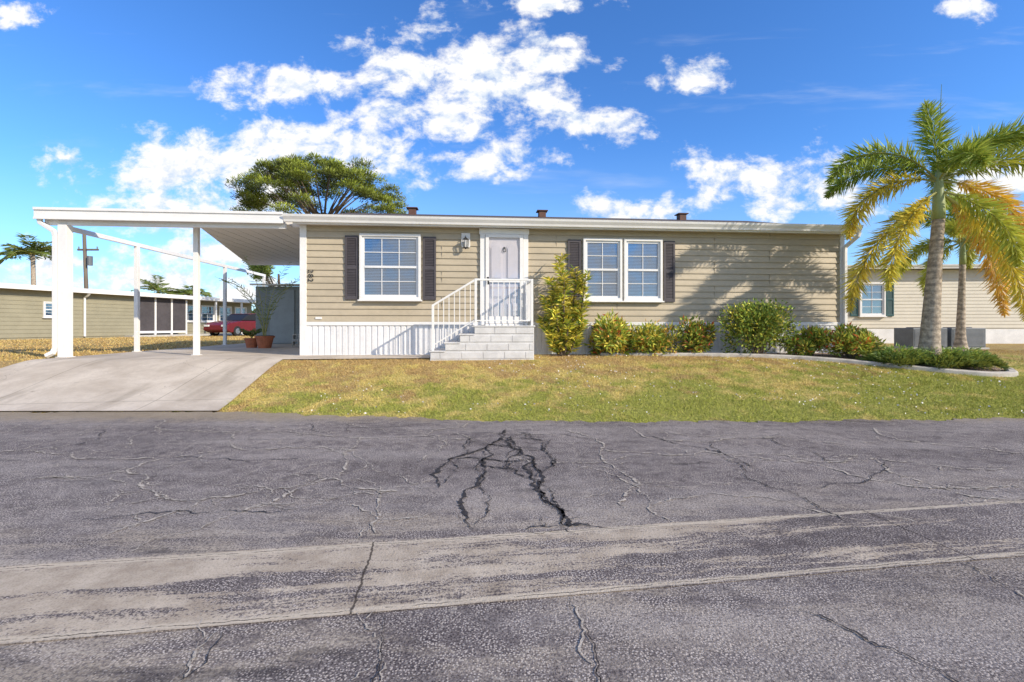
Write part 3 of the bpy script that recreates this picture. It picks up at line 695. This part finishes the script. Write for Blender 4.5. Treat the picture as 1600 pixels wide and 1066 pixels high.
# ---------------------------------------------------------------- shrubs
def shrub(label,x,y,rx,ry,h,n,ll,lw,cols,cat='shrub',lumps=9,up=.5,z0=.08):
    z=Gf(x,y)+.01
    o=thing('shrub',label,cat,(x,y,z),random.uniform(0,0.5))
    cen=[]; 
    for k in range(lumps):
        a=2*math.pi*k/lumps+random.uniform(-.3,.3); r=random.uniform(.25,.85)
        cen.append((rx*r*math.cos(a),ry*r*math.sin(a),h*random.uniform(.22,.80),random.uniform(.24,.46)))
    cen.append((0,0,h*.68,.45))
    P=[];D=[];C=[]
    per=n//len(cen)
    for (cx,cy,cz,s) in cen:
        d=rdir(per); r=rng.uniform(.5,1.2,per)[:,None]
        sc=np.array([rx*s*1.15,ry*s*1.15,h*s*.82]); p=np.array([cx,cy,cz])+d*r*sc
        p[:,2]=np.clip(p[:,2],z0*.5,None)
        P.append(p); dd=d+rng.normal(0,.6,(per,3)); dd[:,2]+=up; D.append(dd)
        ci=rng.choice(len(cols),per,p=[q[1] for q in cols]); cc=np.array([q[0] for q in cols])[ci]
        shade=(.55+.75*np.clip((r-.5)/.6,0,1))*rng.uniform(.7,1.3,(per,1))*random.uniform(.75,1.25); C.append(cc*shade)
    P=np.concatenate(P);D=np.concatenate(D);C=np.concatenate(C)
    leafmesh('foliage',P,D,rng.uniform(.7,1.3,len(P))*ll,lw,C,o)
    mb=MB()
    for cx,cy,cz,s in cen: mb.tube([(cx*.12,cy*.12,-.03),(cx*.5,cy*.5,cz*.5),(cx,cy,cz)],[.018,.012,.006],5)
    mb.build('stem',o,STEM)
    return o
GRN=(.12,.20,.03);GR2=(.27,.36,.055);YEL=(.82,.68,.11);RED=(.50,.08,.03);ORG=(.66,.32,.07);DGR=(.05,.09,.022)
shrub('croton bush with yellow and green leaves on mulch bed',2.2,10.42,.54,.38,.86,2600,.14,.04,[(YEL,.34),(GR2,.36),(GRN,.18),(ORG,.06),(RED,.06)])
shrub('low spreading shrub with yellow green leaves on mulch bed',3.2,10.5,.64,.36,.64,2600,.12,.035,[(YEL,.3),(GR2,.36),(GRN,.24),(ORG,.10)],lumps=11)
shrub('small croton bush with red and green leaves',4.22,10.55,.36,.3,.76,2200,.11,.036,[(GRN,.36),(DGR,.18),(RED,.14),(YEL,.14),(GR2,.18)])
shrub('large rounded green shrub with small dense leaves',5.62,10.5,.82,.48,1.16,7500,.08,.036,[(GR2,.42),(GRN,.28),(YEL,.2),(DGR,.10)],lumps=18)
shrub('low green and red shrub at house corner',6.75,10.45,.50,.36,.58,2300,.11,.034,[(GRN,.34),(GR2,.34),(RED,.10),(YEL,.22)])
shrub('low yellow green shrub with red flowers near curb',7.42,10.05,.58,.42,.66,3000,.11,.035,[(YEL,.32),(GR2,.38),(RED,.13),(GRN,.17)],lumps=11)
shrub('low weedy shrub beside neighbouring wall',9.3,12.6,.5,.35,.6,1500,.1,.03,[(GRN,.5),(GR2,.5)])
for i,(x_,y_,r_) in enumerate(((7.9,9.42,.62),(8.65,9.3,.66),(9.15,9.25,.5))):
    z=Gf(x_,y_); o=thing('juniper_shrub','low spreading green juniper at palm base','shrub',(x_,y_,z),0,'juniper ground cover plants')
    nn=5200; a=rng.uniform(0,6.283,nn); r=np.sqrt(rng.uniform(0,1,nn))*r_*(1+.15*np.sin(a*5))
    hh=.27*(1-(r/(r_*1.2))**2)*rng.uniform(.3,1.05,nn)*(1+.35*np.sin(a*7+r*9))+.02
    P=np.stack([r*np.cos(a),r*np.sin(a)*.8,hh],-1); D=np.stack([np.cos(a),np.sin(a),rng.uniform(.1,.9,nn)],-1)+rng.normal(0,.45,(nn,3))
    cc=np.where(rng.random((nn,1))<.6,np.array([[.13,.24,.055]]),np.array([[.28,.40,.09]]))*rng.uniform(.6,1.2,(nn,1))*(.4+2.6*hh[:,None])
    leafmesh('foliage',P,D,rng.uniform(.05,.14,nn),.02,cc,o)
    mb=MB()
    for k in range(7): g=k*.9; mb.tube([(0,0,-.02),(r_*.4*math.cos(g),r_*.35*math.sin(g),.1),(r_*.8*math.cos(g),r_*.65*math.sin(g),.09)],[.015,.01,.005],5)
    mb.build('stem',o,STEM)
x_,y_=1.15,10.33; o=thing('tall_shrub','tall narrow dracaena with yellow edged leaves beside steps','shrub',(x_,y_,Gf(x_,y_)))
P=[];D=[];C=[];mb=MB()
stems=[(-.05,0,2.25),(.28,.05,1.98),(-.34,.02,1.35),(.48,-.02,1.85),(0,-.15,1.75),(.15,.1,1.3),(-.40,.05,.85),(.40,-.1,1.05),(-.16,-.15,1.05),(.08,-.18,.75),(-.22,-.1,.5),(.28,-.12,.55),(-.25,0,1.75)]
for sx_,sy_,h_ in stems:
    pts=[(sx_*.2,sy_*.3,-.02),(sx_*.7,sy_*.8,h_*.4),(sx_*.95,sy_,h_*.75),(sx_*1.05,sy_*1.1,h_)]; mb.tube(pts,[.025,.02,.014,.008],5)
    nn=int(250*h_**.8)
    for k in range(nn):
        f=random.uniform(.18,1); zz=h_*f; xx=np.interp(zz,[0,h_*.4,h_*.75,h_],[sx_*.2,sx_*.7,sx_*.95,sx_*1.05])+.05*math.sin(zz*9+sx_*20); a=random.uniform(0,6.283)
        wv_=.5+.5*math.sin(zz*11+sx_*13)
        P.append((xx,sy_*min(1,f+.2),zz)); D.append((math.cos(a),math.sin(a),random.uniform(-.25,.8)))
        m=random.random(); base=np.array(YEL if m<.58 else (GR2 if m<.9 else GRN)); C.append(base*random.uniform(.7,1.3)*(.7+.5*wv_))
P=np.array(P);D=np.array(D);C=np.array(C); leafmesh('foliage',P,D,rng.uniform(.12,.24,len(P)),.038,C,o); mb.build('stem',o,STEM)
# ---------------------------------------------------------------- foxtail palms
GM=M('crownshaft_green',(.32,.37,.15),.5,.25,5,stretch=(1,1,.2)); SPM=M('spear',(.2,.26,.07),.6,.1,5)
g1,g2=(.15,.26,.035),(.42,.50,.075); y1_,y2_=(.90,.64,.08),(.62,.60,.09); o1=(.86,.46,.10)
def foxtail(label,px_,py_,hh,lean,FR,sc=1.,r0=.19):
    zb=Gf(px_,py_); pt=thing('palm_tree',label,'palm tree',(px_,py_,zb))
    mb=MB(); N_=26; pts=[];rad=[]; zt=hh*.80
    for k in range(N_):
        f=k/(N_-1); z=f*(zt+.05)-.05; pts.append((-lean+2*lean*f**1.3,0,z)); rad.append((r0*.55+r0*.45*(1-f)**1.6+.05*math.exp(-(z/.25)**2))*(1+.012*(k%2)))
    mb.tube(pts,rad,18); mb.build('trunk',pt,PTRUNK,0,True)
    mb=MB(); mb.tube([(lean,0,zt-.02),(lean,0,zt+.2),(lean,0,hh-.12),(lean,0,hh+.2)],[r0*.6,r0*.58,r0*.45,r0*.26],14); mb.build('crownshaft',pt,GM,0,True)
    for az,el,Ln,dp,ca_,cb_ in FR:
        zz=hh if el>-15 else hh-.18
        add_frond(pt,(lean,0,zz),frond_data(az,el,Ln*sc,dp,int(94*sc),7,.40*sc,.028,ca_,cb_,True),.024)
    mb=MB(); mb.tube([(lean,0,hh),(lean+.02,0,hh+.9*sc),(lean+.06,0,hh+2.0*sc)],[.02,.012,.004],5); mb.build('spear_leaf',pt,SPM)
foxtail('tall foxtail palm with green and yellowing bushy fronds',8.63,9.43,3.75,.10,[(100,88,1.75,15,g1,g2),(183,46,2.7,105,g1,g2),(176,14,2.4,105,y2_,y1_),(200,-26,2.7,60,y1_,y2_),(8,50,2.6,65,g1,g2),(-6,28,2.7,55,g1,y2_),(-8,-2,2.4,95,y1_,o1),(45,40,2.2,105,g1,g2),
    (300,-28,2.1,62,g2,y2_),(250,40,1.7,100,g1,g2),(140,48,2.2,105,g1,g2),(165,-34,3.0,52,y2_,y1_),(330,60,2.0,85,g1,g2),(12,-30,3.2,56,y1_,o1),(-25,-44,3.0,44,y2_,y1_)])
foxtail('shorter foxtail palm with yellow green fronds behind the tall one',11.9,12.2,2.9,.03,[(k*45+random.uniform(-8,8),[55,25,-5,65,10,35,0,45][k],random.uniform(1.8,2.2),random.uniform(75,105),g1 if k%2 else g2,y2_ if k%3 else g2) for k in range(8)]+[(90,85,1.5,20,g1,g2)],.9,.12)
# ---------------------------------------------------------------- neighbouring home with teal shutters
nx,ny=12.95,18.0
nb=thing('mobile_home','cream sided neighbouring home with teal shutters','house',(nx,ny,PAD),math.radians(-4))
mb=MB(); siding(mb,.05,14,0,.6,2.85,.13); mb.box(0,14,.012,8,.55,2.85); mb.build('wall',nb,SIDE_R)
mb=MB(); mb.box(0,14,-.005,8,-.1,.55); mb.build('skirting',nb,SKIRT)
mb=MB(); mb.prism([(-.35,2.95),(4,3.55),(8.3,2.95),(8.3,2.88),(-.35,2.88)],-.2,14.2,'x'); mb.build('roof',nb,M('pale_shingle',(.36,.33,.30),.9,.15,6))
gutter('gutter',nb,-.25,14.2,-.352,2.84,2.99)
mb=MB(); mb.box(-.05,.08,-.03,.05,.55,2.84); mb.build('corner_trim',nb,WHITE,.004)
for wx in(.55,): 
    window(nb,wx,wx+.95,1.05,2.35,2); shutter(nb,wx-.32,wx-.04,1.05,2.35,TEAL); shutter(nb,wx+1.0,wx+1.28,1.05,2.35,TEAL)
for i in range(2):
    x_=11.75+i*1.12; o=thing('air_conditioner','grey outdoor air conditioning unit on ground by wall','air conditioner',(x_,13.5,PAD),math.radians(-4),'outdoor air conditioning units')
    mb=MB(); mb.box(0,.95,0,.75,.05,.62); mb.build('casing',o,ACM,.015)
    mb=MB()
    for k in range(14): mb.box(.05,.90,-.012,.002,.10+k*.034,.115+k*.034)
    mb.build('louvre_grille',o,ACL)
    mb=MB(); mb.box(-.05,1.0,-.05,.8,0,.05); mb.build('base_pad',o,BLOCK)
    mb=MB(); mb.tube([(.475,.375,.62),(.475,.375,.64)],[.33,.31],20); mb.build('fan_grille',o,BLACK)
# ---------------------------------------------------------------- olive home across the drive
lb=thing('mobile_home','long olive sided home with flat white roof edge and screened porch','house',(-24,21.6,PAD),math.radians(75.4))
mb=MB(); siding(mb,-5,6.2,0,.1,2.45,.2,.02); mb.box(-5,6.2,.02,7,0,2.45); siding(mb,9.4,16,1.2,.3,2.45,.2,.02); mb.box(6.2,16,1.22,7,0,2.45); mb.build('wall',lb,SIDE_L)
mb=MB(); mb.box(-5.3,16.3,-.45,7.3,2.46,2.60); mb.build('roof',lb,PAN)
mb=MB(); mb.box(-5.3,16.3,-.53,-.452,2.42,2.66); mb.build('fascia',lb,WHITE,.01)
mb=MB(); mb.q((6.3,-.02,.35),(9.3,-.02,.35),(9.3,-.02,2.4),(6.3,-.02,2.4)); mb.build('porch_screen',lb,SCREEN)
for xx in(6.25,7.25,8.3,9.3): mb=MB(); mb.box(xx-.05,xx+.05,-.06,.02,0,2.45); mb.build('porch_post',lb,WHITE)
mb=MB(); mb.box(6.2,9.35,-.05,.02,.22,.36); mb.build('porch_rail',lb,WHITE)
for xx in(11.3,13.5,15.6): mb=MB(); mb.box(xx-.05,xx+.05,-.35,-.25,0,2.45); mb.build('porch_post',lb,WHITE)
mb=MB(); mb.box(5.5,16,-.6,1.2,-.02,.12); mb.build('porch_slab',lb,BLOCK)
window(lb,1.6,2.4,1.1,1.9,1); 
for wx in(9.9,11.4,12.9,14.3):
    w_=window(lb,wx,wx+1.1,.95,2.15,2); w_.location=(wx,1.2,.95)
downspout(lb,[(3.4,-.48,2.45),(3.4,-.3,2.3),(3.4,-.08,2.2),(3.4,-.08,.1)],.1)
fb=thing('mobile_home','pale low home far beyond the carport','house',(-26,52,PAD),math.radians(8))
mb=MB(); siding(mb,0,22,0,.5,2.7,.25,.02); mb.box(0,22,.02,7,0,2.7); mb.build('wall',fb,SIDE_R)
mb=MB(); mb.prism([(-.4,2.75),(3.5,3.7),(7.4,2.75),(7.4,2.65),(-.4,2.65)],-.3,22.3,'x'); mb.build('roof',fb,M('pale_roof',(.5,.5,.5),.7,.1,1))
for wx in(3,8,13,18): window(fb,wx,wx+1.4,1.1,2.2,2)
# ---------------------------------------------------------------- car
car=thing('parked_car','dark red parked car beside the screened home','car',(-18.3,31.2,PAD),math.radians(-100))
mb=MB(); pr=[(-2.2,.35),(-2.25,.75),(-2.1,.95),(-1.45,1.02),(-.9,1.02),(1.0,1.0),(1.9,.88),(2.2,.72),(2.25,.4),(1.9,.25),(-1.9,.25)]
mb.prism(pr,-.88,.88); mb.build('body',car,CARP,.06)
mb=MB(); mb.prism([(-1.6,1.021),(-1.15,1.42),(-.5,1.5),(.2,1.45),(.95,1.01)],-.72,.72); mb.build('cabin_glass',car,BLACK,.05)
mb=MB(); mb.prism([(-1.12,1.44),(-.5,1.525),(.2,1.475),(.15,1.44),(-.5,1.49)],-.70,.70); mb.build('roof_panel',car,CARP,.02)
for wx in(-1.4,1.4):
    for sy_ in(-.8,.8):
        w_=bpy.data.objects.new('wheel',None); COL.objects.link(w_); w_.parent=car; w_.location=(wx,sy_,.33)
        mb=MB(); mb.tube([(0,-.11,0),(0,.11,0)],.33,20); mb.build('tyre',w_,TYRE,.03); mb=MB(); mb.tube([(0,-.12,0),(0,.12,0)],.19,12); mb.build('rim',w_,CHROME,.01)
for sy_ in(-.62,.62):
    mb=MB(); mb.box(2.12,2.26,sy_-.18,sy_+.18,.62,.74); mb.build('headlight',car,WHITE,.02)
# ---------------------------------------------------------------- pine behind house
pn=thing('pine_tree','broad flat topped pine rising behind the roof','tree',(-12.35,30,PAD))
mb=MB(); P=[];D=[];C=[]
mb.tube([(0,0,-.1),(.15,.1,3),(-.1,0,6),(.2,0,8)],[.35,.3,.24,.16],10)
clumps=[]
for k in range(115):
    a=random.uniform(0,6.283); r=math.sqrt(random.random())
    x_=5.0*r*math.cos(a); y2=4.0*r*math.sin(a); zt=7.6+3.7*math.sqrt(max(0,1-(r*.94)**2))*(1-.08*(x_/5))+random.uniform(-.2,.2)
    z_=zt-abs(random.gauss(0,.9)); clumps.append((x_,y2,max(z_,6.8),random.uniform(.45,.85)))
clumps+= [(-5.2,0,7.9,.7),(-4.7,.3,8.6,.7),(4.9,0,8.3,.7),(5.3,0,7.7,.6),(-4.9,0,7.3,.6),(4.7,-.5,7.2,.7)]
for i_,(cx,cy,cz,s) in enumerate(clumps):
    if i_%3==0: mb.tube([(.1,0,5.2+.25*cz*random.random()),(cx*.45,cy*.45,cz*.5+3.4),(cx,cy,cz-.15)],[.08,.05,.02],5)
    nn=int(620*s); d=rdir(nn); d[:,2]=np.where(d[:,2]<-.35,-d[:,2],d[:,2]); r=rng.uniform(.3,1.08,nn)[:,None]
    p=np.array([cx,cy,cz])+d*r*np.array([s,s,s*.60]); P.append(p); dd=d+rng.normal(0,.4,(nn,3)); dd[:,2]+=.35; D.append(dd)
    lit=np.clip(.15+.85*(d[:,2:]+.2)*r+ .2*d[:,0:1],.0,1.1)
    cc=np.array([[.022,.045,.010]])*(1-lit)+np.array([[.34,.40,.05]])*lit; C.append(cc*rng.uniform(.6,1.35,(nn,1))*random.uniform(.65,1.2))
P=np.concatenate(P);D=np.concatenate(D);C=np.concatenate(C)
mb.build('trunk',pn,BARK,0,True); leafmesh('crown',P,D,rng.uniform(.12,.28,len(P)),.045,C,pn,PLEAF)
def farpalm(label,x,y,h,r,n,ll=.7):
    o=thing('palm_tree',label,'palm tree',(x,y,PAD)); mb=MB(); mb.tube([(0,0,-.1),(.1,0,h*.5),(0,0,h)],[.28,.2,.17],10); mb.build('trunk',o,PTRUNK,0,True)
    for k in range(n):
        add_frond(o,(0,0,h),frond_data(k*360/n+random.uniform(-12,12),random.uniform(0,70),r*random.uniform(.8,1.1),random.uniform(60,100),26,2,ll,.12,(.08,.14,.03),(.2,.26,.06),False),.04)
farpalm('tall coconut palm beyond the olive home',-46.8,45,7.6,2.7,22,.9)
farpalm('low wide palm crown behind distant roofs',-46,60,4.9,3.2,18,.9)
farpalm('second low palm behind distant roofs',-43,62,4.6,2.8,16,.9)
pl=thing('utility_pole','weathered wooden utility pole with short crossarm','utility pole',(-36.8,40,PAD))
mb=MB(); mb.tube([(.0,0,-.1),(-.35,0,9.0)],[.17,.12],10); mb.build('pole_shaft',pl,POLE,0,True)
mb=MB(); mb.box(-.9,.9,-.06,.06,7.2,7.35); mb.build('crossarm',pl,POLE)
for xx in(-.8,.8): mb=MB(); mb.tube([(xx,0,7.35),(xx,0,7.55)],.05,8); mb.build('insulator',pl,ACM)
mb=MB(); mb.tube([(.25,-.1,5.9),(.25,-.1,6.7)],.2,10); mb.build('transformer',pl,ACM)
tr=thing('leafy_tree','small green tree top behind the carport','tree',(-19.5,38.5,PAD))
mb=MB(); mb.tube([(0,0,-.1),(.1,0,2.5),(0,0,5)],[.2,.15,.08],8); P=[];D=[];C=[]
for k in range(14):
    a=random.uniform(0,6.283); r=random.uniform(0,1.0); c0=np.array([r*math.cos(a)-1.5,r*math.sin(a),5.6+random.uniform(-.6,.8)]); d=rdir(260); P.append(c0+d*rng.uniform(.3,.65,(260,1))); D.append(d+rng.normal(0,.5,(260,3))); C.append(np.array([[.2,.28,.06]])*rng.uniform(.4,1.6,(260,1)))
    mb.tube([(0,0,3),tuple(c0)],[.05,.02],5)
mb.build('trunk',tr,BARK); leafmesh('crown',np.concatenate(P),np.concatenate(D),.2,.1,np.concatenate(C),tr)
n=26000; a=rng.uniform(-1.15,1.15,n); R=rng.uniform(150,170,n); hx=R*np.sin(a); hy=R*np.cos(a)
ht=3.4+1.3*np.sin(a*23)+.9*np.sin(a*61+1)+.6*np.sin(a*140)
P=np.stack([hx,hy,PAD+rng.uniform(0,1,n)**.7*ht],-1); D=rdir(n); C=np.array([[.08,.115,.035]])*rng.uniform(.4,1.5,(n,1))
o=leafmesh('distant_treeline',P,D,rng.uniform(1.,2.,n),1.1,C,None); o['kind']='stuff'; o['label']='dark green line of far trees on the horizon'; o['category']='trees'
# ---------------------------------------------------------------- sky
sunv=Vector((1.38,-.885,.90)).normalized(); elev=math.asin(sunv.z); rot=math.atan2(sunv.x,sunv.y)
wd=bpy.data.worlds.new('World'); scene.world=wd; wd.use_nodes=True; nt=wd.node_tree; nt.nodes.clear(); T=NT(nt)
out=nt.nodes.new('ShaderNodeOutputWorld'); bg=nt.nodes.new('ShaderNodeBackground'); nt.links.new(bg.outputs[0],out.inputs[0])
sky=nt.nodes.new('ShaderNodeTexSky'); sky.sky_type='NISHITA'; sky.sun_disc=False; sky.sun_elevation=elev; sky.sun_rotation=rot
sky.air_density=1.0; sky.dust_density=.15; sky.ozone_density=3.0
hs=T.n('ShaderNodeHueSaturation',Saturation=1.10,Value=1.0); nt.links.new(sky.outputs[0],hs.inputs['Color'])
skyc=T.mix(1.,hs.outputs[0],(1.15,1.72,2.4),'MULTIPLY')
dirv=T.n('ShaderNodeTexCoord').outputs['Generated']; sp=T.n('ShaderNodeSeparateXYZ',Vector=dirv)
yy=T.m('MAXIMUM',sp.outputs[1],.02); u=T.m('DIVIDE',sp.outputs[0],yy); v=T.m('DIVIDE',sp.outputs[2],yy)
uv=T.n('ShaderNodeCombineXYZ',X=u,Y=v).outputs[0]
blobs=[(455,140,85,30),(515,125,30,18),(640,100,55,25),(700,105,115,50),(770,150,120,56),(850,95,80,26),(620,180,85,22),(690,195,70,32),(880,65,50,14),
 (460,230,140,42),(360,255,150,46),(560,235,90,44),(250,275,100,38),(300,325,150,44),(760,250,85,24),(925,195,64,23),(1095,118,48,22),(1165,280,80,30),(1280,290,90,38),(1230,320,50,20),(1010,325,70,24),(1560,275,75,32),
 (60,415,90,20),(330,390,110,22),(250,440,200,20),(25,20,38,18),(1520,10,38,16),(830,5,85,13),(380,460,60,14)]
F=None
for bx,by,ba,bb in blobs:
    d=T.vm('LENGTH',T.vm('MULTIPLY',T.vm('SUBTRACT',uv,((bx-800)/720,(509-by)/720,0)),(720/ba*.78,720/bb*.78,0)),None)
    F=d if F is None else T.m('MINIMUM',F,d)
F=T.m('SUBTRACT',1.,F)
nv=T.vm('MULTIPLY',uv,(1,1.4,1))
fb_=T.noise(nv,8.5,8,.64,.15); fb2=T.noise(T.vm('ADD',nv,(-.014,.024,0)),8.5,5,.64,.15)
dn=T.m('ADD',T.m('MULTIPLY',T.m('MAXIMUM',F,-1.5),.44),T.m('MULTIPLY',T.m('SUBTRACT',fb_,.5),2.1))
mask=T.sm(dn,-.06,.36)
lit=T.sm(T.m('ADD',T.m('MULTIPLY',T.m('SUBTRACT',fb_,fb2),2.3),T.m('MULTIPLY',dn,.25)),-.27,.20)
cc=T.mix(lit,(7.2,8.2,9.7),(10.8,10.7,10.6))
ci=T.noise(T.n('ShaderNodeMapping',Vector=uv,Rotation=(0,0,math.radians(-22)),Scale=(.8,5,1)).outputs[0],2.2,5,.6,.4)
cm=T.m('MULTIPLY',T.sm(ci,.55,.8),.30)
hz_=T.m('MULTIPLY',T.sm(v,.0,.42,1.,0.),.35)
s1=T.mix(hz_,skyc,(6.0,8.0,9.9)); s1=T.mix(cm,s1,(8.5,9,9.8))
front=T.mix(mask,s1,cc)
bk=T.m('MULTIPLY',T.sm(T.noise(dirv,3.2,5,.6),.44,.60),T.m('MULTIPLY',T.sm(sp.outputs[1],.05,-.12),T.sm(sp.outputs[2],.0,.08)))  # unseen clouds behind the camera, added to make the ambient fill whiter and brighter
nt.links.new(T.mix(bk,front,(10.4,10.0,9.4)),bg.inputs['Color']); bg.inputs['Strength'].default_value=.1
sd=bpy.data.lights.new('sun','SUN'); sd.energy=4.9; sd.angle=math.radians(.5); sd.color=(1,.89,.73)
so=bpy.data.objects.new('sun',sd); COL.objects.link(so); so.rotation_euler=sunv.to_track_quat('Z','Y').to_euler()
cam=bpy.data.cameras.new('camera'); co=bpy.data.objects.new('camera',cam); COL.objects.link(co)
co.location=(0,0,1.25); co.rotation_euler=(math.pi/2,0,0); cam.lens=16.2; cam.sensor_width=36; cam.shift_y=-24/1600; cam.clip_end=4000; cam.clip_start=.05
scene.camera=co
scene.view_settings.view_transform='Standard'; scene.view_settings.look='None'; scene.view_settings.exposure=0
